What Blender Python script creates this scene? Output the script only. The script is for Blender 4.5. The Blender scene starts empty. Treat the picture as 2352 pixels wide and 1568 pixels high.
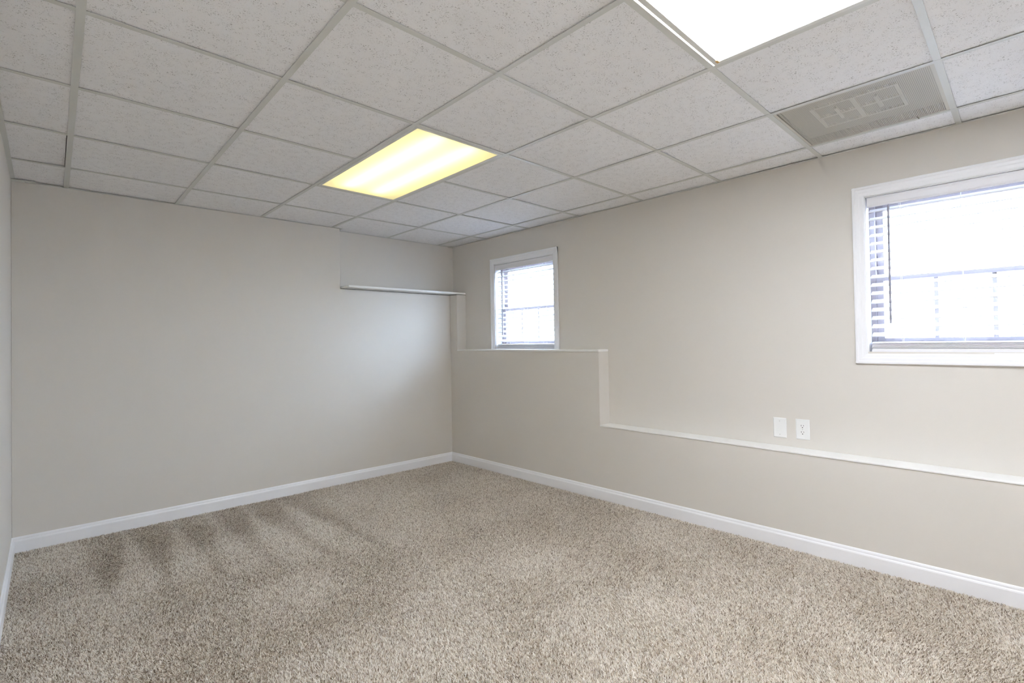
import bpy, bmesh, math, random
import numpy as np
from mathutils import Matrix, Vector

random.seed(7)
rng = np.random.default_rng(11)
scn = bpy.context.scene
col = scn.collection

# ------------------------------------------------------------------ camera, world, exposure
CAM = (-0.0895, -3.8854, 1.2653)
F_PX, CY = 1129.16, 765.22
YAW, PITCH, ROLL = 0.7586, 0.0146, -0.0169
f_ = Vector((math.sin(YAW) * math.cos(PITCH), math.cos(YAW) * math.cos(PITCH), math.sin(PITCH)))
r_ = Vector((math.cos(YAW), -math.sin(YAW), 0.0))
u_ = r_.cross(f_)
c_, s_ = math.cos(ROLL), math.sin(ROLL)
right = c_ * r_ + s_ * u_
up = -s_ * r_ + c_ * u_
cam_data = bpy.data.cameras.new('camera')
cam = bpy.data.objects.new('camera', cam_data)
col.objects.link(cam)
m3 = Matrix((right, up, -f_)).transposed()
cam.matrix_world = Matrix.Translation(CAM) @ m3.to_4x4()
cam_data.sensor_width = 36.0
cam_data.lens = F_PX / 2352 * 36.0
cam_data.shift_y = (CY - 784.0) / 2352
cam_data.clip_start = 0.02
scn.camera = cam

SKY_STRENGTH = 23.0
PANEL_FRONT = 5.9      # fresh white lamp over the camera side of the room
PANEL_BACK = 0.16       # old yellowed lamp nearer the back wall
scn.view_settings.view_transform = 'Standard'
scn.view_settings.look = 'None'
scn.view_settings.exposure = 0.62
scn.view_settings.gamma = 1.0
scn.view_settings.use_curve_mapping = False
world = bpy.data.worlds.new('sky')
scn.world = world
world.use_nodes = True
bg = world.node_tree.nodes['Background']
bg.inputs[0].default_value = (0.62, 0.76, 1.0, 1)
bg.inputs[1].default_value = SKY_STRENGTH
try:
    scn.cycles.max_bounces = 10
    scn.cycles.diffuse_bounces = 7
    scn.cycles.transparent_max_bounces = 16
    scn.cycles.sample_clamp_indirect = 8.0
except Exception:
    pass

# ------------------------------------------------------------------ room dimensions (metres)
H = 2.328                     # ceiling grid underside
XL = -0.249                   # left wall
Y_END = -5.30                 # wall behind the camera
ZS, ZL1, ZL2 = 1.772, 1.173, 0.567   # heights of the three steps of the thick lower wall
YN, Y1, Y2 = 1.893, 0.382, -1.483    # where the steps end


def xr(y): return 3.2627 - 0.0093 * y        # upper right wall
def xrl(y): return 3.1419 - 0.0035 * y       # thick lower right wall
def yb(x): return 0.5134 - 0.0022 * x        # back wall face
def yu(x): return 0.6092 - 0.0022 * x        # back of the recess
def zf(x, y): return -0.0086 * x - 0.0088 * y    # the slab is a little out of level


# ------------------------------------------------------------------ materials
def srgb(r, g, b):
    f = lambda c: c / 12.92 if c <= 0.04045 else ((c + 0.055) / 1.055) ** 2.4
    return (f(r / 255), f(g / 255), f(b / 255), 1)


def mat(name, color, rough=0.6, metal=0.0, spec=0.5):
    m = bpy.data.materials.new(name)
    m.use_nodes = True
    p = m.node_tree.nodes['Principled BSDF']
    p.inputs['Base Color'].default_value = color
    p.inputs['Roughness'].default_value = rough
    p.inputs['Metallic'].default_value = metal
    p.inputs['Specular IOR Level'].default_value = spec
    return m


def nd(m, t, **kw):
    n = m.node_tree.nodes.new(t)
    for k, v in kw.items():
        setattr(n, k, v)
    return n


def lk(m, a, b):
    m.node_tree.links.new(a, b)


def bump(m, scale, strength, dist=0.002, detail=3.0):
    p = m.node_tree.nodes['Principled BSDF']
    tc = nd(m, 'ShaderNodeTexCoord')
    n = nd(m, 'ShaderNodeTexNoise')
    n.inputs['Scale'].default_value = scale
    n.inputs['Detail'].default_value = detail
    b = nd(m, 'ShaderNodeBump')
    b.inputs['Strength'].default_value = strength
    b.inputs['Distance'].default_value = dist
    lk(m, tc.outputs['Object'], n.inputs['Vector'])
    lk(m, n.outputs['Fac'], b.inputs['Height'])
    lk(m, b.outputs['Normal'], p.inputs['Normal'])


M_WALL = mat('wall_paint', srgb(221, 216.6, 209.5), 0.62, spec=0.35)
bump(M_WALL, 260, 0.10, 0.001)
M_TRIM = mat('white_trim_paint', srgb(246, 247, 250), 0.35, spec=0.4)
M_LEDGE = mat('ledge_paint', srgb(244, 244, 242), 0.4, spec=0.4)
M_TEE = mat('grid_steel_paint', srgb(215, 216, 211), 0.42, spec=0.4)
M_BLIND = mat('blind_vinyl', srgb(238, 238, 242), 0.4)
M_VINYL = mat('window_vinyl', srgb(147, 139, 142), 0.4)
M_PLATE = mat('plate_plastic', srgb(240, 241, 240), 0.3)
M_DARK = mat('slot_black', srgb(30, 29, 28), 0.6)
M_METAL = mat('fixture_steel_paint', srgb(226, 227, 222), 0.35)
M_RUST = mat('rust_stain', srgb(196, 158, 92), 0.7)
M_OLD = mat('aged_reflector_paint', srgb(158, 153, 140), 0.5)
M_WAND = mat('wand_plastic', srgb(150, 147, 156), 0.25)
M_CORD = mat('cord_cotton', srgb(225, 224, 228), 0.8)
M_GRILLE = mat('grille_enamel', srgb(206, 202, 190), 0.5)
M_DUCT = mat('duct_lining', srgb(165, 160, 147), 0.8)
M_VANE = mat('vane_enamel', srgb(222, 219, 208), 0.5)
M_DECK = mat('plenum_deck', srgb(60, 57, 53), 0.9)
M_GROUND = mat('outside_concrete', srgb(205, 203, 198), 0.9)
M_SCREW = mat('screw_paint', srgb(214, 215, 212), 0.3)


def tile_material():
    m = mat('mineral_tile', srgb(222, 222, 222), 0.9, spec=0.15)
    p = m.node_tree.nodes['Principled BSDF']
    tc = nd(m, 'ShaderNodeTexCoord')
    mp = nd(m, 'ShaderNodeMapping')
    mp.inputs['Scale'].default_value = (1.0, 1.0, 0.2)
    lk(m, tc.outputs['Object'], mp.inputs['Vector'])
    # worm-shaped fissures: thin broken noise, only where a slower mask allows it
    n1 = nd(m, 'ShaderNodeTexNoise'); n1.inputs['Scale'].default_value = 210; n1.inputs['Detail'].default_value = 2.0
    n1.inputs['Distortion'].default_value = 1.2
    n2 = nd(m, 'ShaderNodeTexNoise'); n2.inputs['Scale'].default_value = 26; n2.inputs['Detail'].default_value = 2.0
    n3 = nd(m, 'ShaderNodeTexNoise'); n3.inputs['Scale'].default_value = 420; n3.inputs['Detail'].default_value = 1.0
    for n in (n1, n2, n3):
        lk(m, mp.outputs['Vector'], n.inputs['Vector'])
    r1 = nd(m, 'ShaderNodeMapRange'); r1.inputs[1].default_value = 0.60; r1.inputs[2].default_value = 0.66
    lk(m, n1.outputs['Fac'], r1.inputs[0])
    r2 = nd(m, 'ShaderNodeMapRange'); r2.inputs[1].default_value = 0.40; r2.inputs[2].default_value = 0.58
    lk(m, n2.outputs['Fac'], r2.inputs[0])
    mul = nd(m, 'ShaderNodeMath', operation='MULTIPLY')
    lk(m, r1.outputs[0], mul.inputs[0]); lk(m, r2.outputs[0], mul.inputs[1])
    r3 = nd(m, 'ShaderNodeMapRange'); r3.inputs[1].default_value = 0.62; r3.inputs[2].default_value = 0.75; r3.inputs[4].default_value = 0.35
    lk(m, n3.outputs['Fac'], r3.inputs[0])
    mx = nd(m, 'ShaderNodeMath', operation='MAXIMUM')
    lk(m, mul.outputs[0], mx.inputs[0]); lk(m, r3.outputs[0], mx.inputs[1])
    ramp = nd(m, 'ShaderNodeMix', data_type='RGBA')
    ramp.inputs[6].default_value = srgb(246, 246, 247)
    ramp.inputs[7].default_value = srgb(165, 163, 161)
    lk(m, mx.outputs[0], ramp.inputs[0])
    lk(m, ramp.outputs[2], p.inputs['Base Color'])
    inv = nd(m, 'ShaderNodeMath', operation='SUBTRACT'); inv.inputs[0].default_value = 1.0
    lk(m, mx.outputs[0], inv.inputs[1])
    b = nd(m, 'ShaderNodeBump'); b.inputs['Strength'].default_value = 0.5; b.inputs['Distance'].default_value = 0.0015
    lk(m, inv.outputs[0], b.inputs['Height']); lk(m, b.outputs['Normal'], p.inputs['Normal'])
    return m


M_TILE = tile_material()


def fibre_material(name, use_attr):
    m = mat(name, srgb(150, 138, 120), 0.95, spec=0.1)
    p = m.node_tree.nodes['Principled BSDF']
    ramp = nd(m, 'ShaderNodeValToRGB')
    e = ramp.color_ramp.elements
    e[0].position, e[0].color = 0.0, srgb(98, 83, 66)
    e[1].position, e[1].color = 1.0, srgb(254, 251, 245)
    for pos, c in ((0.25, srgb(178, 164, 146)), (0.5, srgb(238, 230, 217)), (0.75, srgb(249, 243, 234))):
        k = e.new(pos); k.color = c
    if use_attr:
        a = nd(m, 'ShaderNodeAttribute'); a.attribute_name = 'yarn'
        lk(m, a.outputs['Fac'], ramp.inputs['Fac'])
    else:
        tc = nd(m, 'ShaderNodeTexCoord')
        n = nd(m, 'ShaderNodeTexNoise'); n.inputs['Scale'].default_value = 300; n.inputs['Detail'].default_value = 2
        lk(m, tc.outputs['Object'], n.inputs['Vector'])
        mr = nd(m, 'ShaderNodeMapRange'); mr.inputs[1].default_value = 0.3; mr.inputs[2].default_value = 0.7; mr.inputs[4].default_value = 0.45
        lk(m, n.outputs['Fac'], mr.inputs[0])
        lk(m, mr.outputs[0], ramp.inputs['Fac'])
    lk(m, ramp.outputs['Color'], p.inputs['Base Color'])
    if use_attr:                       # yarn lets some light through
        out = m.node_tree.nodes['Material Output']
        tl = nd(m, 'ShaderNodeBsdfTranslucent')
        mix = nd(m, 'ShaderNodeMixShader'); mix.inputs[0].default_value = 0.33
        lk(m, ramp.outputs['Color'], tl.inputs['Color'])
        lk(m, p.outputs[0], mix.inputs[1]); lk(m, tl.outputs[0], mix.inputs[2])
        lk(m, mix.outputs[0], out.inputs['Surface'])
    return m


M_YARN = fibre_material('carpet_yarn', True)
M_CARPET_BASE = fibre_material('carpet_backing', False)


def glass_material():
    m = bpy.data.materials.new('window_glass')
    m.use_nodes = True
    nt = m.node_tree
    nt.nodes.clear()
    out = nt.nodes.new('ShaderNodeOutputMaterial')
    mix = nt.nodes.new('ShaderNodeMixShader')
    lw = nt.nodes.new('ShaderNodeLayerWeight'); lw.inputs['Blend'].default_value = 0.5
    pw = nt.nodes.new('ShaderNodeMath'); pw.operation = 'POWER'; pw.inputs[1].default_value = 5.0
    fr = nt.nodes.new('ShaderNodeMath'); fr.operation = 'MULTIPLY_ADD'; fr.inputs[1].default_value = 0.9; fr.inputs[2].default_value = 0.04
    nt.links.new(lw.outputs['Facing'], pw.inputs[0]); nt.links.new(pw.outputs[0], fr.inputs[0])
    tr = nt.nodes.new('ShaderNodeBsdfTransparent'); tr.inputs[0].default_value = (0.95, 0.97, 0.97, 1)
    gl = nt.nodes.new('ShaderNodeBsdfGlossy'); gl.inputs['Roughness'].default_value = 0.02
    nt.links.new(fr.outputs[0], mix.inputs[0]); nt.links.new(tr.outputs[0], mix.inputs[1]); nt.links.new(gl.outputs[0], mix.inputs[2])
    nt.links.new(mix.outputs[0], out.inputs[0])
    return m


M_GLASS = glass_material()


def diffuser_material(name, tint, strength):
    """Acrylic lens of a lamp: lets the tubes behind shine through and glows evenly itself."""
    m = bpy.data.materials.new(name)
    m.use_nodes = True
    nt = m.node_tree
    nt.nodes.clear()
    out = nt.nodes.new('ShaderNodeOutputMaterial')
    add = nt.nodes.new('ShaderNodeAddShader')
    tl = nt.nodes.new('ShaderNodeBsdfTranslucent'); tl.inputs[0].default_value = tint
    em = nt.nodes.new('ShaderNodeEmission'); em.inputs[0].default_value = tint; em.inputs[1].default_value = strength
    nt.links.new(tl.outputs[0], add.inputs[0]); nt.links.new(em.outputs[0], add.inputs[1])
    nt.links.new(add.outputs[0], out.inputs[0])
    return m


def emit(name, color, strength):
    m = bpy.data.materials.new(name)
    m.use_nodes = True
    nt = m.node_tree
    nt.nodes.clear()
    out = nt.nodes.new('ShaderNodeOutputMaterial')
    em = nt.nodes.new('ShaderNodeEmission'); em.inputs[0].default_value = color; em.inputs[1].default_value = strength
    nt.links.new(em.outputs[0], out.inputs[0])
    return m


# ------------------------------------------------------------------ mesh helpers
class MB:
    def __init__(self):
        self.v, self.f = [], []

    def add(self, verts, faces):
        n = len(self.v)
        self.v += [tuple(p) for p in verts]
        self.f += [tuple(n + i for i in f) for f in faces]
        return self

    def box(self, x0, x1, y0, y1, z0, z1):
        return self.add([(x0, y0, z0), (x1, y0, z0), (x1, y1, z0), (x0, y1, z0), (x0, y0, z1), (x1, y0, z1), (x1, y1, z1), (x0, y1, z1)],
                        [(0, 3, 2, 1), (4, 5, 6, 7), (0, 1, 5, 4), (1, 2, 6, 5), (2, 3, 7, 6), (3, 0, 4, 7)])

    def prism(self, quad, z0, z1):
        n = len(quad)
        return self.add([(x, y, z0) for x, y in quad] + [(x, y, z1) for x, y in quad],
                        [tuple(range(n))[::-1], tuple(range(n, 2 * n))] + [(i, (i + 1) % n, n + (i + 1) % n, n + i) for i in range(n)])

    def cyl(self, p, q, r, n=10, caps=True):
        p, q = Vector(p), Vector(q)
        d = (q - p).normalized()
        a = d.orthogonal().normalized(); b = d.cross(a)
        vs = []
        for c in (p, q):
            for i in range(n):
                t = 2 * math.pi * i / n
                vs.append(c + r * (math.cos(t) * a + math.sin(t) * b))
        fs = [(i, (i + 1) % n, n + (i + 1) % n, n + i) for i in range(n)]
        if caps:
            fs += [tuple(range(n))[::-1], tuple(range(n, 2 * n))]
        return self.add(vs, fs)

    def sweep(self, prof, p, q, sideways, upward=(0, 0, 1)):
        """Extrude a closed 2-D profile (a along `sideways`, b along `upward`) from p to q."""
        p, q, s, u = Vector(p), Vector(q), Vector(sideways), Vector(upward)
        n = len(prof)
        vs = [c + a * s + b * u for c in (p, q) for a, b in prof]
        fs = [(i, (i + 1) % n, n + (i + 1) % n, n + i) for i in range(n)] + [tuple(range(n))[::-1], tuple(range(n, 2 * n))]
        return self.add(vs, fs)

    def mesh(self, name, m, bev=0.0, seg=1):
        me = bpy.data.meshes.new(name)
        me.from_pydata(self.v, [], self.f)
        bm = bmesh.new(); bm.from_mesh(me)
        bmesh.ops.recalc_face_normals(bm, faces=bm.faces)
        if bev:
            es = [e for e in bm.edges if len(e.link_faces) == 2 and e.calc_face_angle(0) > 0.5]
            bmesh.ops.bevel(bm, geom=es, offset=bev, segments=seg, profile=0.5, affect='EDGES', clamp_overlap=True)
        bm.to_mesh(me); bm.free()
        me.materials.append(m)
        return me

    def obj(self, name, m, parent=None, bev=0.0, seg=1, kind=None):
        o = bpy.data.objects.new(name, self.mesh(name, m, bev, seg))
        col.objects.link(o)
        if parent is not None:
            o.parent = parent
        if kind:
            o['kind'] = kind
        return o


def empty(name, loc, label=None, cat=None, group=None, kind=None):
    o = bpy.data.objects.new(name, None)
    o.empty_display_size = 0.1
    col.objects.link(o)
    o.location = loc
    if label: o['label'] = label
    if cat: o['category'] = cat
    if group: o['group'] = group
    if kind: o['kind'] = kind
    bpy.context.view_layer.update()
    return o


def under(o, parent):
    """Parent o to an Empty while its mesh stays written in world coordinates."""
    o.parent = parent
    o.matrix_parent_inverse = Matrix.Translation(parent.location).inverted()
    return o


def part(mb, name, m, parent, bev=0.0, seg=1, kind=None):
    return under(mb.obj(name, m, None, bev, seg, kind), parent)


def sub(mb, name, m, parent, bev=0.0):
    """A sub-part under a part whose own origin is the world origin."""
    o = mb.obj(name, m, None, bev)
    o.parent = parent
    return o


# ------------------------------------------------------------------ floor and carpet
floor_q = [(XL - 0.1, Y_END - 0.1), (3.6, Y_END - 0.1), (3.6, 0.8), (XL - 0.1, 0.8)]
mb = MB()
mb.add([(x, y, zf(x, y) - d) for d in (0.10, 0.012) for x, y in floor_q],
       [(3, 2, 1, 0), (4, 5, 6, 7), (0, 1, 5, 4), (1, 2, 6, 5), (2, 3, 7, 6), (3, 0, 4, 7)])
floor = mb.obj('floor', M_CARPET_BASE, kind='structure')


def carpet():
    dens = 52000
    x0, x1, y0, y1 = XL + 0.012, 3.15, -4.1, 0.51
    n = int((x1 - x0) * (y1 - y0) * dens)
    x = rng.uniform(x0, x1, n); y = rng.uniform(y0, y1, n)
    fx, fy = math.sin(YAW), math.cos(YAW)
    dep = (x - CAM[0]) * fx + (y - CAM[1]) * fy
    lat = (x - CAM[0]) * fy - (y - CAM[1]) * fx
    keep = (dep > 1.1) & (np.abs(lat) < dep * 1.15 + 0.4) & (x < xrl(y) - 0.014) & (y < yb(x) - 0.014)
    x, y = x[keep], y[keep]
    n = len(x)

    def waves(seed, lo, hi, k=9):
        g = np.random.default_rng(seed)
        s = np.zeros(n)
        for _ in range(k):
            a = g.uniform(0, 2 * math.pi); w = g.uniform(lo, hi)
            s += np.sin(w * (x * math.cos(a) + y * math.sin(a)) + g.uniform(0, 7))
        return s / math.sqrt(k / 2)
    # pile direction: vacuum strokes running to the back wall on the left, footprints and drift elsewhere
    sx = x + 0.03 * waves(3, 2, 6)
    ph = (sx - 0.25) / 0.27
    ph = np.abs(ph - np.round(ph))
    wid = 0.40 * np.clip((0.34 - y) / 1.0, 0, 1) + 0.02
    stroke = np.tanh((wid - ph) * 9.0)
    m = np.clip((y + 0.62 + 0.36 * x) / 0.12, 0, 1) * np.clip((1.75 - x) / 0.35, 0, 1) * np.clip((x + 0.02) / 0.15, 0, 1)
    stroke = stroke * m
    drift = np.tanh(1.1 * waves(5, 2, 9))
    drift2 = 0.5 * waves(8, 8, 20)
    lean_y = 0.60 * stroke + 0.26 * drift + 0.12 * drift2
    lean_x = 0.22 * np.tanh(waves(6, 2, 10)) + 0.1 * drift2
    ang = rng.uniform(0, 2 * math.pi, n)
    out = np.abs(rng.normal(0.55, 0.28, n))
    dx = out * np.cos(ang) + lean_x * 1.4
    dy = out * np.sin(ang) + lean_y * 1.4
    L = rng.uniform(0.010, 0.0165, n)
    nrm = np.sqrt(dx * dx + dy * dy + 1)
    dx, dy, dz = dx / nrm, dy / nrm, 1 / nrm
    wa = ang + math.pi / 2 + rng.normal(0, 0.7, n)
    w = rng.uniform(0.0011, 0.0019, n)
    wx, wy = np.cos(wa) * w, np.sin(wa) * w
    z0 = zf(x, y) - 0.013
    P = np.empty((n, 5, 3), np.float32)
    curl = rng.normal(0, 0.25, (n, 2))
    for k, t in ((0, 0.0), (2, 0.55), (4, 1.0)):
        bx = x + dx * L * t * (0.45 + 0.55 * t) + curl[:, 0] * L * t * t * 0.6
        by = y + dy * L * t * (0.45 + 0.55 * t) + curl[:, 1] * L * t * t * 0.6
        bz = z0 + L * (t * (0.55 + 0.45 * dz) - 0.10 * t * t)
        if k < 4:
            P[:, k] = np.stack([bx - wx, by - wy, bz], 1); P[:, k + 1] = np.stack([bx + wx, by + wy, bz], 1)
        else:
            P[:, 4] = np.stack([bx, by, bz], 1)
    yarn = np.clip(rng.beta(2.4, 1.2, n) + 0.05 * drift + 0.06 * stroke, 0, 1)  # stroke and drift also tint the yarn: light on leaning pile painted in
    dark = rng.random(n) < 0.13
    yarn[dark] *= 0.25
    base = np.arange(n, dtype=np.int32) * 5
    loops = np.stack([base, base + 1, base + 3, base + 2, base + 2, base + 3, base + 4], 1).ravel().astype(np.int32)
    starts = (np.arange(n, dtype=np.int32) * 7)[:, None] + np.array([0, 4], np.int32)
    totals = np.tile(np.array([4, 3], np.int32), n)
    me = bpy.data.meshes.new('carpet_pile')
    me.vertices.add(n * 5); me.vertices.foreach_set('co', P.ravel())
    me.loops.add(n * 7); me.loops.foreach_set('vertex_index', loops)
    me.polygons.add(n * 2); me.polygons.foreach_set('loop_start', starts.ravel().astype(np.int32))
    try:
        me.polygons.foreach_set('loop_total', totals)
    except Exception:
        pass
    at = me.attributes.new('yarn', 'FLOAT', 'POINT')
    at.data.foreach_set('value', np.repeat(yarn, 5).astype(np.float32))
    me.update(calc_edges=True)
    me.materials.append(M_YARN)
    o = bpy.data.objects.new('carpet_pile', me)
    col.objects.link(o)
    o.parent = floor
    o['kind'] = 'stuff'
    print('carpet tufts', n)


carpet()

# ------------------------------------------------------------------ walls
WIN_Z0, WIN_Z1 = ZL1 - 0.006, 2.048
WINS = [(-0.0432, -0.9642), (-3.1922, -4.1132)]     # outer edges of the casings
CAS = 0.057
WALL_T = 0.16

mb = MB()
mb.box(XL - 0.12, XL, Y_END - 0.12, 0.75, -0.08, H + 0.3)
mb.obj('wall_left', M_WALL, kind='structure')
mb = MB()
mb.box(XL, 3.5, Y_END - 0.12, Y_END, -0.08, H + 0.3)
mb.obj('wall_front', M_WALL, kind='structure')

mb = MB()          # back wall: thick part with an upright end at YN and a step under the shelf
zt = H + 0.3
front = [(XL, -0.08), (xrl(0.5) + 0.3, -0.08), (xrl(0.5) + 0.3, ZS), (YN, ZS), (YN, zt), (XL, zt)]
n = len(front)
mb.add([(x, yb(x), z) for x, z in front] + [(x, yu(x) + 0.12, z) for x, z in front],
       [tuple(range(n)), tuple(range(n, 2 * n))[::-1]] + [(i, (i + 1) % n, n + (i + 1) % n, n + i) for i in range(n)])
wall_back = mb.obj('wall_back', M_WALL, bev=0.003, seg=2, kind='structure')
mb = MB()
mb.add([(x, yu(x) + d, z) for d in (0, 0.10) for x, z in ((YN - 0.02, ZS - 0.05), (3.5, ZS - 0.05), (3.5, zt), (YN - 0.02, zt))],
       [(0, 1, 2, 3), (7, 6, 5, 4), (0, 4, 5, 1), (1, 5, 6, 2), (2, 6, 7, 3), (3, 7, 4, 0)])
mb.obj('recess_panel', M_WALL, wall_back)

# right wall: upper plane with two window holes, stepped thick lower wall in front of it
ys = sorted([Y_END - 0.1, 0.75] + [e - CAS * (1 if k == 0 else -1) for w in WINS for k, e in enumerate(w)])
zs_ = [-0.08, WIN_Z0, WIN_Z1, H + 0.3]
mb = MB()
for i in range(len(ys) - 1):
    for k in range(3):
        if k == 1 and i in (1, 3):
            continue
        y0, y1 = ys[i], ys[i + 1]
        z0, z1 = zs_[k], zs_[k + 1]
        mb.add([(xr(y) + d, y, z) for d in (0, WALL_T) for y, z in ((y0, z0), (y1, z0), (y1, z1), (y0, z1))],
               [(0, 1, 2, 3), (7, 6, 5, 4), (0, 4, 5, 1), (1, 5, 6, 2), (2, 6, 7, 3), (3, 7, 4, 0)])
wall_right = mb.obj('wall_right', M_WALL, kind='structure')
mb = MB()
prof = [(Y_END, -0.08), (Y_END, ZL2), (Y2, ZL2), (Y2, ZL1), (Y1, ZL1), (Y1, ZS), (0.56, ZS), (0.56, -0.08)]
n = len(prof)
mb.add([(xrl(y), y, z) for y, z in prof] + [(xr(y) + 0.01, y, z) for y, z in prof],
       [tuple(range(n)), tuple(range(n, 2 * n))[::-1]] + [(i, (i + 1) % n, n + (i + 1) % n, n + i) for i in range(n)])
mb.obj('stepped_lower_wall', M_WALL, wall_right, bev=0.003, seg=2)

# painted boards capping the two ledges
def cap(name, y0, y1, z, t, over):
    mb = MB()
    mb.add([(X(y) - o, y, zz) for zz in (z, z + t) for X, y, o in ((xrl, y0, over), (xr, y0, 0), (xr, y1, 0), (xrl, y1, over))],
           [(0, 1, 2, 3), (7, 6, 5, 4), (0, 4, 5, 1), (1, 5, 6, 2), (2, 6, 7, 3), (3, 7, 4, 0)])
    return mb.obj(name, M_LEDGE, bev=0.002, seg=1, kind='structure')


cap('trim_1', Y2 - 0.002, Y1 - 0.001, ZL1 - 0.010, 0.017, 0.007)
cap('trim_2', Y_END, Y2 - 0.001, ZL2 - 0.004, 0.010, 0.006)

# baseboards, ogee top
BB = [(0, -0.02), (0.014, -0.02), (0.014, 0.062), (0.012, 0.068), (0.0085, 0.072), (0.0075, 0.080), (0.005, 0.086), (0.002, 0.0892), (0, 0.0892)]


def baseboard(name, p, q, side):
    mb = MB()
    P = Vector((p[0], p[1], zf(*p))); Q = Vector((q[0], q[1], zf(*q)))
    mb.sweep(BB, P, Q, side)
    o = mb.obj(name, M_TRIM, kind='structure')
    return o


baseboard('baseboard_back', (XL, yb(XL)), (xrl(0.5), yb(3.1)), (0, -1, 0))
baseboard('baseboard_right', (xrl(0.50), 0.505), (xrl(Y_END), Y_END), (-1, 0, 0))
baseboard('baseboard_left', (XL, yb(XL)), (XL, Y_END), (1, 0, 0))
baseboard('baseboard_front', (XL, Y_END), (xrl(Y_END), Y_END), (0, 1, 0))

# ------------------------------------------------------------------ suspended ceiling
deck = MB().box(XL - 0.1, 3.5, Y_END - 0.1, 0.75, H + 0.24, H + 0.30).obj('ceiling', M_DECK, kind='structure')
PITCH_T = 0.6096
xo = [0.0056, 0.0093, -0.0007, -0.0105, -0.0056, 0.0018]
xa = [0.0072, 0.006, -0.0024, -0.0029, -0.0026, 0.0002]
yo = [0.0096, 0.0069, -0.0018, -0.0153, -0.0089, 0.0145, -0.0049, 0.0, 0.0]
ya = [-0.0009, -0.001, 0.0009, 0.0016, 0.0009, -0.0032, 0.0018, 0.0, 0.0]
NI, NJ = 6, 9


def lx(i, y): return i * PITCH_T + xo[i] + xa[i] * y
def ly(j, x): return -j * PITCH_T + yo[j] + ya[j] * x


def inter(i, j):
    """Crossing of grid lines; i = -1 / NI and j = -1 / NJ are the walls."""
    x, y = i * PITCH_T, -j * PITCH_T
    for _ in range(8):
        if j < 0: y = (yb(x) if x < YN else yu(x))
        elif j >= NJ: y = Y_END
        else: y = ly(j, x)
        if i < 0: x = XL
        elif i >= NI: x = xr(y)
        else: x = lx(i, y)
    return x, y


TW = 0.012          # half width of a tee flange
FL = 0.0012         # flange thickness
# main runners toward the back wall
for i in range(NI):
    a, b = inter(i, -1), inter(i, NJ)
    mb = MB()
    mb.prism([(a[0] - TW, a[1]), (b[0] - TW, b[1]), (b[0] + TW, b[1]), (a[0] + TW, a[1])], H, H + FL)
    mb.prism([(a[0] - .0015, a[1]), (b[0] - .0015, b[1]), (b[0] + .0015, b[1]), (a[0] + .0015, a[1])], H + FL, H + 0.038)
    mb.obj('main_runner', M_TEE, deck)
# cross tees between them; the two lamps span two bays in column 2
for j in range(NJ):
    for i in range(-1, NI):
        if i == 2 and j in (2, 6):
            continue
        a, b = inter(i, j), inter(i + 1, j)
        x0 = a[0] + (TW if i >= 0 else 0); x1 = b[0] - (TW if i + 1 < NI else 0)
        mb = MB()
        mb.prism([(x0, a[1] - TW), (x0, a[1] + TW), (x1, b[1] + TW), (x1, b[1] - TW)], H + 0.0002, H + 0.0002 + FL)
        mb.prism([(x0, a[1] - .0015), (x0, a[1] + .0015), (x1, b[1] + .0015), (x1, b[1] - .0015)], H + FL, H + 0.034)
        mb.obj('cross_tee', M_TEE, deck)
# wall angle all round
WA = 0.020
def angle_strip(q):
    MB().prism(q, H + 0.0004, H + 0.0016).obj('wall_angle', M_TEE, deck)
angle_strip([(XL, Y_END), (XL + WA, Y_END), (XL + WA, yb(0)), (XL, yb(0))])
angle_strip([(XL, yb(0)), (XL, yb(0) - WA), (YN, yb(YN) - WA), (YN, yb(YN))])
angle_strip([(YN, yb(YN) - WA), (YN + WA, yb(YN) - WA), (YN + WA, yu(YN)), (YN, yu(YN))])
angle_strip([(YN, yu(YN)), (YN, yu(YN) - WA), (3.26, yu(3.26) - WA), (3.26, yu(3.26))])
angle_strip([(xr(0.6) - WA, 0.6), (xr(0.6), 0.6), (xr(Y_END), Y_END), (xr(Y_END) - WA, Y_END)])
# small cover plates where the wall angles meet in the corners
cp = MB(); cp.box(XL + 0.002, XL + 0.115, yb(0) - 0.055, yb(0) - 0.002, H - 0.004, H - 0.0005)
cp.cyl((XL + 0.07, yb(0) - 0.028, H - 0.007), (XL + 0.07, yb(0) - 0.028, H - 0.003), 0.007, 10)
cp.obj('corner_cover', M_TEE, deck, bev=0.001)
cp = MB()
cp.prism([(xr(.6) - .07, yu(3.2) - .001), (xr(.6) - .055, yu(3.2) - .045), (xr(.6) - .02, yu(3.2) - .06), (xr(.6) - .002, yu(3.2) - .10), (xr(.6) - .001, yu(3.2) - .001)], H - 0.006, H - 0.0005)
cp.obj('corner_cover', M_TEE, deck)

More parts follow.
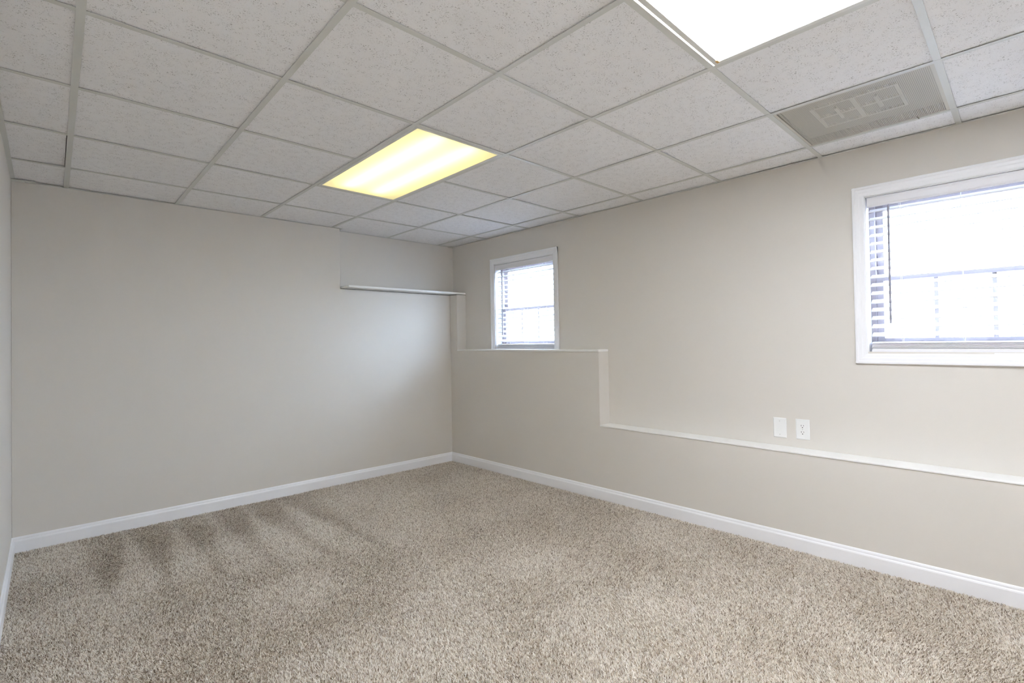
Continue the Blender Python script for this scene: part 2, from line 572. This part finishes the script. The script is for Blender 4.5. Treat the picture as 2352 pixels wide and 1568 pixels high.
# lay-in tiles
GRILLE = (4, 5)
LAMPS = {(2, 1), (2, 2), (2, 5), (2, 6)}
for j in range(-1, NJ):
    for i in range(-1, NI):
        if (i, j) in LAMPS or (i, j) == GRILLE:
            continue
        a, b, c, d = inter(i, j), inter(i + 1, j), inter(i + 1, j + 1), inter(i, j + 1)
        g = 0.004
        q = [(a[0] + g, a[1] - g), (b[0] - g, b[1] - g), (c[0] - g, c[1] + g), (d[0] + g, d[1] + g)]
        up_ = [H + FL + 0.0018 + abs(random.gauss(0, 0.0016)) for _ in range(4)]
        if (i, j) == (-1, 0):
            q[1] = (q[1][0] - 0.0105, q[1][1]); q[2] = (q[2][0] - 0.0105, q[2][1]); up_[1] += 0.006; up_[2] += 0.006
        if j == -1 and i <= 0:
            up_[0] += 0.004; up_[1] += 0.004
        if i == NI - 1:                                          # border strip at the right wall
            up_[1] += 0.003; up_[2] += 0.003
        T = 0.014
        verts = [(p[0], p[1], z) for p, z in zip(q, up_)] + [(p[0], p[1], z + T) for p, z in zip(q, up_)]
        if j == -1 and i == 3:                                   # this tile is notched round the end of the thick wall
            xs = YN + 0.004
            q = [(a[0] + g, yb(a[0]) - g), (xs, yb(xs) - g), (xs, yu(xs) - g), (b[0] - g, yu(b[0]) - g), (c[0] - g, c[1] + g), (d[0] + g, d[1] + g)]
            mb = MB().prism(q, H + FL + 0.002, H + FL + 0.016)
        else:
            mb = MB().add(verts, [(0, 3, 2, 1), (4, 5, 6, 7), (0, 1, 5, 4), (1, 2, 6, 5), (2, 3, 7, 6), (3, 0, 4, 7)])
        mb.obj('ceiling_tile', M_TILE, deck)


# ------------------------------------------------------------------ lamps
def lamp(j0, label, tint, strength, tube_strength, tube_color, gap, inside):
    ax, ay = inter(2, j0)
    bx, by = inter(3, j0 + 2)
    x0, x1, y1, y0 = ax + TW, bx - TW, ay - TW, by + TW
    # the lamp's housing lies on the tees
    cx, cy = (x0 + x1) / 2, (y0 + y1) / 2
    t = empty('ceiling_light', (cx, cy, H), label, 'light')
    z = H + FL
    X0, X1, Y0, Y1 = x0 - 0.006, x1 + 0.006, y0 - 0.006, y1 + 0.006
    hb = MB()
    w = 0.002
    hb.box(X0, X1, Y0, Y1, z + 0.108, z + 0.110)
    hb.box(X0, X0 + w, Y0, Y1, z, z + 0.11); hb.box(X1 - w, X1, Y0, Y1, z, z + 0.11)
    hb.box(X0, X1, Y0, Y0 + w, z, z + 0.11); hb.box(X0, X1, Y1 - w, Y1, z, z + 0.11)
    part(hb, 'housing', inside, t)
    # hinged door frame round the lens
    fw = 0.020
    fx0, fx1, fy0, fy1 = x0 + 0.003, x1 - 0.001, y0 + 0.001, y1 - gap
    fr = MB()
    zf0, zf1 = H - 0.0005, H + 0.009
    for (p, q, r, s) in ((fx0, fx0 + fw, fy0, fy1), (fx1 - fw, fx1, fy0, fy1), (fx0 + fw, fx1 - fw, fy0, fy0 + fw), (fx0 + fw, fx1 - fw, fy1 - fw, fy1)):
        fr.box(p, q, r, s, zf0, zf1)
    part(fr, 'door_frame', M_METAL, t, bev=0.001)
    lens = MB().box(fx0 + fw - 0.003, fx1 - fw + 0.003, fy0 + fw - 0.003, fy1 - fw + 0.003, H + 0.002, H + 0.004)
    part(lens, 'diffuser', diffuser_material('diffuser_acrylic', tint, strength), t)
    tm = emit('tube_phosphor', tube_color, tube_strength)
    for k in (0.27, 0.68):
        xx = fx0 + fw + k * (fx1 - fx0 - 2 * fw)
        part(MB().cyl((xx, y0 + 0.03, z + 0.060), (xx, y1 - 0.09, z + 0.060), 0.0127, 12), 'tube', tm, t)
    if inside is M_METAL:
        part(MB().box(fx1 - fw - 0.014, fx1 - fw + 0.006, fy1 - fw - 0.004, fy1 - fw + 0.006, H - 0.0016, H - 0.0004), 'corner_clip', M_RUST, t)['label'] = 'rust stained corner clip'
    return t


lamp(1, 'yellowed fluorescent ceiling light with two tube bands, closest to the back wall', (1.0, 0.94, 0.66, 1), PANEL_BACK, 5.6, (1.0, 0.98, 0.92, 1), 0.003, M_OLD)
lamp(5, 'blazing white fluorescent ceiling light beside the perforated ceiling vent', (0.94, 0.955, 1.0, 1), PANEL_FRONT, 30.0, (0.94, 0.96, 1.0, 1), 0.008, M_METAL)


# ------------------------------------------------------------------ perforated return air vent
def vent():
    i, j = GRILLE
    ax, ay = inter(i, j)
    bx, by = inter(i + 1, j + 1)
    x0, x1, y1, y0 = ax + TW, bx - TW, ay - TW, by + TW
    cx, cy = (x0 + x1) / 2, (y0 + y1) / 2
    t = empty('ceiling_vent', (cx, cy, H), 'square beige perforated ceiling vent set in the tile grid by the right wall', 'vent')
    zt_ = H + 0.003
    b = 0.012
    fr = MB()
    fr.box(x0 - .006, x0 + b, y0 - .006, y1 + .006, zt_ - .0012, zt_ + 0.002); fr.box(x1 - b, x1 + .006, y0 - .006, y1 + .006, zt_ - .0012, zt_ + 0.002)
    fr.box(x0 + b, x1 - b, y0 - .006, y0 + b, zt_ - .0012, zt_ + 0.002); fr.box(x0 + b, x1 - b, y1 - b, y1 + .006, zt_ - .0012, zt_ + 0.002)
    part(fr, 'vent_frame', M_GRILLE, t)
    # perforated sheet: staggered hexagonal holes, real openings
    ex0, ex1, ey0, ey1 = x0 + b, x1 - b, y0 + b, y1 - b
    p = 0.0070
    R, r = p / math.sqrt(3), p / math.sqrt(3) * 0.56
    nx = int((ex1 - ex0) / p) ; ny = int((ey1 - ey0) / (p * math.sqrt(3) / 2))
    vs, fs = [], []
    for jj in range(ny):
        for ii in range(nx):
            hx = ex0 + (ii + 0.5 + (0.5 if jj % 2 else 0)) * p
            hy = ey0 + (jj + 0.5) * p * math.sqrt(3) / 2
            if hx > ex1: continue
            n0 = len(vs)
            for q in (R, r):
                for k in range(6):
                    a = math.pi / 6 + k * math.pi / 3
                    vs.append((hx + q * math.cos(a), hy + q * math.sin(a), zt_))
            fs += [(n0 + k, n0 + (k + 1) % 6, n0 + 6 + (k + 1) % 6, n0 + 6 + k) for k in range(6)]
    me = bpy.data.meshes.new('perforated_face')
    me.from_pydata(vs, [], fs)
    me.materials.append(M_GRILLE)
    o = bpy.data.objects.new('perforated_face', me); col.objects.link(o); under(o, t); o['kind'] = 'stuff'
    bk = MB()
    bk.box(x0, x1, y0, y1, H + 0.045, H + 0.047)
    for q in ((x0, x0 + .001, y0, y1), (x1 - .001, x1, y0, y1), (x0, x1, y0, y0 + .001), (x0, x1, y1 - .001, y1)):
        bk.box(*q, H + 0.004, H + 0.045)
    part(bk, 'duct_box', M_DUCT, t)
    # pattern plate with bars seen through the holes
    u0, u1, v0, v1 = 2.60, 2.89, -3.51, -3.17
    zz = (H + 0.026, H + 0.038)
    for q in ((u0, u0 + .012, v0, v1), (u1 - .012, u1, v0, v1), (u0, u1, v0, v0 + .012), (u0, u1, v1 - .012, v1),
              (u0, u1, (v0 + v1) / 2 - .008, (v0 + v1) / 2 + .008), ((u0 + u1) / 2 - .008, (u0 + u1) / 2 + .008, v0, v1),
              (u0 + .07, u1 - .07, v0 + .085, v0 + .097), (u0 + .07, u1 - .07, v1 - .097, v1 - .085)):
        part(MB().box(*q, *zz), 'vane', M_VANE, t)
    part(MB().cyl((x1 - 0.02, y0 + 0.12, H + 0.002), (x1 - 0.005, y0 + 0.115, H - 0.004), 0.003, 8), 'latch', M_DUCT, t)


vent()

# ------------------------------------------------------------------ windows and blinds
CASING = [(0, 0), (0.016, 0), (0.018, 0.004), (0.018, 0.012), (0.014, 0.017), (0.0135, 0.030), (0.011, 0.036), (0.010, 0.050), (0.007, 0.057), (0, 0.057)]


def window(n, ya_, yb_, sill):
    """ya_ > yb_ are the outer casing edges."""
    y1, y0 = ya_ - CAS, yb_ + CAS                 # clear opening
    X = xr((y0 + y1) / 2)
    zb, zt = WIN_Z0, WIN_Z1
    if sill: zb = 1.1006 + CAS
    root = MB()
    jt = 0.018                                    # jamb boards lining the opening
    root.box(X + 0.001, X + WALL_T - .01, y0 - 0.002, y0 + 0.004, zb, zt); root.box(X + 0.001, X + WALL_T - .01, y1 - 0.004, y1 + 0.002, zb, zt)
    root.box(X + 0.001, X + WALL_T - .01, y0, y1, zt - 0.004, zt + 0.002); root.box(X + 0.001, X + WALL_T - .01, y0, y1, zb - 0.002, zb + 0.006)
    w = root.obj(f'window_{n}', M_TRIM, kind='structure')
    # casings: outer edge thick, profile steps toward the opening
    def piece(name, p, q, inward):
        prof = [(a, b) for a, b in CASING]
        mb = MB()
        mb.sweep(prof, p, q, (-1, 0, 0), inward)
        mb.obj(name, M_TRIM, w)
    zo = zt + CAS
    zlow = (zb - CAS) if sill else ZL1 + 0.007
    piece('side_casing', (X, ya_, zlow), (X, ya_, zo), (0, -1, 0))
    piece('side_casing', (X, yb_, zlow), (X, yb_, zo), (0, 1, 0))
    piece('head_casing', (X - .0004, yb_, zo), (X - .0004, ya_, zo), (0, 0, -1))
    if sill:
        piece('sill_casing', (X - .0004, yb_, zb - CAS), (X - .0004, ya_, zb - CAS), (0, 0, 1))
    # vinyl double-hung unit at the outer side of the wall
    xf = X + 0.085
    zm = 1.585
    fr = MB()
    for q in ((y0 + .004, y0 + .03, zb + .006, zt - .004), (y1 - .03, y1 - .004, zb + .006, zt - .004)):
        fr.box(xf, xf + 0.07, q[0], q[1], q[2], q[3])
    fr.box(xf, xf + .07, y0 + .03, y1 - .03, zt - .034, zt - .004); fr.box(xf, xf + .07, y0 + .03, y1 - .03, zb + .006, zb + .036)
    fr.obj('window_frame', M_VINYL, w, bev=0.002)
    a0, a1 = y0 + .03, y1 - .03

    def sash(name, xs, zlo, zhi, rail_lo, rail_hi):
        s = MB()
        s.box(xs, xs + .03, a0, a0 + .034, zlo, zhi); s.box(xs, xs + .03, a1 - .034, a1, zlo, zhi)
        s.box(xs, xs + .03, a0 + .034, a1 - .034, zlo, zlo + rail_lo); s.box(xs, xs + .03, a0 + .034, a1 - .034, zhi - rail_hi, zhi)
        o = s.obj(name, M_VINYL, w, bev=0.002)
        sub(MB().box(xs + .012, xs + .016, a0 + .03, a1 - .03, zlo + rail_lo - .004, zhi - rail_hi + .004), 'glass_pane', M_GLASS, o)
        return o
    sash('upper_sash', xf + .036, zm - .016, zt - .034, .032, .04)
    lo = sash('lower_sash', xf + .003, zb + .036, zm + .016, .05, .032)
    g0, g1 = a0 + .034, a1 - .034
    for k in (1, 2):
        yy = g0 + (g1 - g0) * k / 3
        sub(MB().box(xf + .013, xf + .021, yy - .009, yy + .009, zb + .086, zm - .016), 'muntin', M_VINYL, lo)
    zz = (zb + .086 + zm - .016) / 2
    sub(MB().box(xf + .0135, xf + .0205, g0, g1, zz - .009, zz + .009), 'muntin', M_VINYL, lo)
    sub(MB().box(xf - .004, xf + .004, (a0 + a1) / 2 - .03, (a0 + a1) / 2 + .03, zm + .012, zm + .020), 'sash_lock', M_VINYL, lo)
    return X, y0 + .006, y1 - .006, zb + .006, zt - .004


SLAT_W = 0.050
def slat_mesh():
    """A wooden-look slat one unit long, gently crowned, tilted with its room edge low."""
    mb = MB()
    pr = []
    for k in range(5):
        s = -SLAT_W / 2 + SLAT_W * k / 4
        pr.append((s, 0.0022 - 0.0030 * (2 * s / SLAT_W) ** 2 + 0.0014))
    for k in range(4, -1, -1):
        s = -SLAT_W / 2 + SLAT_W * k / 4
        pr.append((s, -0.0022 + 0.0022 - 0.0030 * (2 * s / SLAT_W) ** 2))
    mb.sweep(pr, (0, -0.5, 0), (0, 0.5, 0), (1, 0, 0))
    return mb.mesh('slat', M_BLIND)


SLAT = slat_mesh()


def blind(X, y0, y1, zb, zt, label, group):
    y0, y1 = y0 + .004, y1 - .004
    yc = (y0 + y1) / 2
    xc = X + 0.040
    t = empty('window_blind', (xc, yc, zb), label, 'blind', group)
    part(MB().box(xc - .022, xc + .026, y0 + .004, y1 - .004, zt - .045, zt - .001), 'headrail', M_BLIND, t)
    v = MB()
    v.sweep([(0, 0), (.006, 0), (.009, .006), (.007, .014), (.007, .040), (.009, .050), (.006, .056), (0, .056)], (xc - .024, y0, zt - .058), (xc - .024, y1, zt - .058), (-1, 0, 0))
    part(v, 'valance', M_BLIND, t)
    W = y1 - y0 - .012
    pitch = 0.0470
    ztop = zt - .062
    z_stack = zb + .064
    k, z = 0, ztop - .012
    tilt = math.radians(25)
    while z > z_stack + .022:
        o = bpy.data.objects.new('slat', SLAT); col.objects.link(o)
        o.scale = (1, W, 1); o.location = (xc, yc, z)
        o.rotation_euler = (0, -tilt + random.gauss(0, .012), 0)
        under(o, t)
        z -= pitch; k += 1
    for s in range(6):                      # surplus slats lying on the bottom rail
        o = bpy.data.objects.new('slat', SLAT); col.objects.link(o)
        o.scale = (1, W, 1); o.location = (xc + random.gauss(0, .001), yc + random.gauss(0, .001), zb + .0215 + s * .0068)
        o.rotation_euler = (0, math.radians(-4), 0)
        under(o, t)
    part(MB().box(xc - .026, xc + .026, y0 + .004, y1 - .004, zb + .001, zb + .018), 'bottom_rail', M_BLIND, t, bev=.003, seg=2)
    for f in (0.18, 0.5, 0.82):
        yy = y1 - f * (y1 - y0)
        lad = MB()
        for xx in (xc - .0235, xc + .0235):
            lad.cyl((xx, yy, zb + .016), (xx, yy, zt - .045), .0008, 5)
        part(lad, 'ladder_cord', M_CORD, t)
        part(MB().cyl((xc - .0265, yy, zb + .009), (xc - .029, yy, zb + .009), .006, 10), 'cord_button', M_BLIND, t)
    yw = y1 - .098
    wand = part(MB().cyl((xc - .036, yw, zt - .066), (xc - .039, yw + .002, zt - .72), .0052, 8), 'tilt_wand', M_WAND, t)
    hk = MB().cyl((xc - .022, yw, zt - .048), (xc - .036, yw, zt - .068), .0018, 6)
    part(hk, 'wand_hook', M_WAND, t)
    return t


w1 = window(1, WINS[0][0], WINS[0][1], False)
blind(*w1, 'white slatted window blind closest to the room corner, right above the stepped ledge', 'slatted window blinds')
w2 = window(2, WINS[1][0], WINS[1][1], True)
blind(*w2, 'white slatted blind in the fully cased window higher than the two wall plates', 'slatted window blinds')

# ------------------------------------------------------------------ shelf board over the recess in the back wall
mb = MB()
mb.box(1.915, 3.292, Y1 - 0.002, 0.600, 1.7775, 1.797)
o = mb.obj('wall_shelf', M_LEDGE, bev=0.002, seg=1)
o['label'] = 'long thin white shelf board running along the back wall recess into the corner'
o['category'] = 'shelf'


# ------------------------------------------------------------------ wall plates
def wall_plate(name, y0, y1, z0, z1, label, cat, roll, outlet):
    yc, zc = (y0 + y1) / 2, (z0 + z1) / 2
    X = xr(yc)
    t = empty(name, (X, yc, zc), label, cat)
    hw, hh = abs(y1 - y0) / 2, (z1 - z0) / 2
    pl = MB()
    e = .004
    # bevelled cover: wide back, smaller front
    vs = [(X, yc + s * hw, zc + u * hh) for s, u in ((-1, -1), (1, -1), (1, 1), (-1, 1))]
    vs += [(X - .003, yc + s * hw, zc + u * hh) for s, u in ((-1, -1), (1, -1), (1, 1), (-1, 1))]
    vs += [(X - .0062, yc + s * (hw - e), zc + u * (hh - e)) for s, u in ((-1, -1), (1, -1), (1, 1), (-1, 1))]
    fs = [(0, 1, 2, 3), (11, 10, 9, 8)] + [(a + i, a + (i + 1) % 4, a + 4 + (i + 1) % 4, a + 4 + i) for a in (0, 4) for i in range(4)]
    pl.add(vs, fs)
    part(pl, 'cover_plate', M_PLATE, t)
    xf = X - .0062
    if not outlet:
        for s in (-1, 1):
            part(MB().cyl((xf, yc, zc + s * .042), (xf - .0012, yc, zc + s * .042), .0034, 12), 'screw', M_SCREW, t)
    else:
        part(MB().cyl((xf, yc, zc), (xf - .0012, yc, zc), .0034, 12), 'screw', M_SCREW, t)
        for s in (-1, 1):
            z = zc + s * .0195
            face = MB()
            pts = []
            for k in range(20):
                a = 2 * math.pi * k / 20
                pts.append((yc + .0172 * math.cos(a), z + max(-.0140, min(.0140, .0172 * math.sin(a)))))
            n = len(pts)
            face.add([(xf + .0004, a, b) for a, b in pts] + [(xf - .0016, a, b) for a, b in pts],
                     [tuple(range(n)), tuple(range(n, 2 * n))[::-1]] + [(k, (k + 1) % n, n + (k + 1) % n, n + k) for k in range(n)])
            fo = part(face, 'receptacle', M_PLATE, t)
            for sl in (MB().box(xf - .0022, xf - .001, yc + .0052, yc + .0076, z - .0005, z + .0080),
                       MB().box(xf - .0022, xf - .001, yc - .0076, yc - .0054, z + .0008, z + .0074),
                       MB().cyl((xf - .001, yc, z - .0078), (xf - .0022, yc, z - .0078), .0028, 10)):
                so = sl.obj('slot', M_DARK)
                so.parent = fo
                so.matrix_parent_inverse = Matrix.Identity(4)
    if roll:
        t.rotation_euler = (roll, 0, 0)
    return t


wall_plate('wall_plate', -2.8165, -2.7405, .6235, .7475, 'blank white wall plate above the lower ledge, without openings', 'wall plate', 0.0, False)
wall_plate('electrical_outlet', -2.9455, -2.8695, .6265, .7505, 'white duplex electrical outlet above the lower ledge, beside the blank plate', 'outlet', math.radians(-0.6), True)

# ------------------------------------------------------------------ outside
MB().box(3.45, 30, -25, 20, 0.85, 0.95).obj('exterior_ground', M_GROUND, kind='structure')
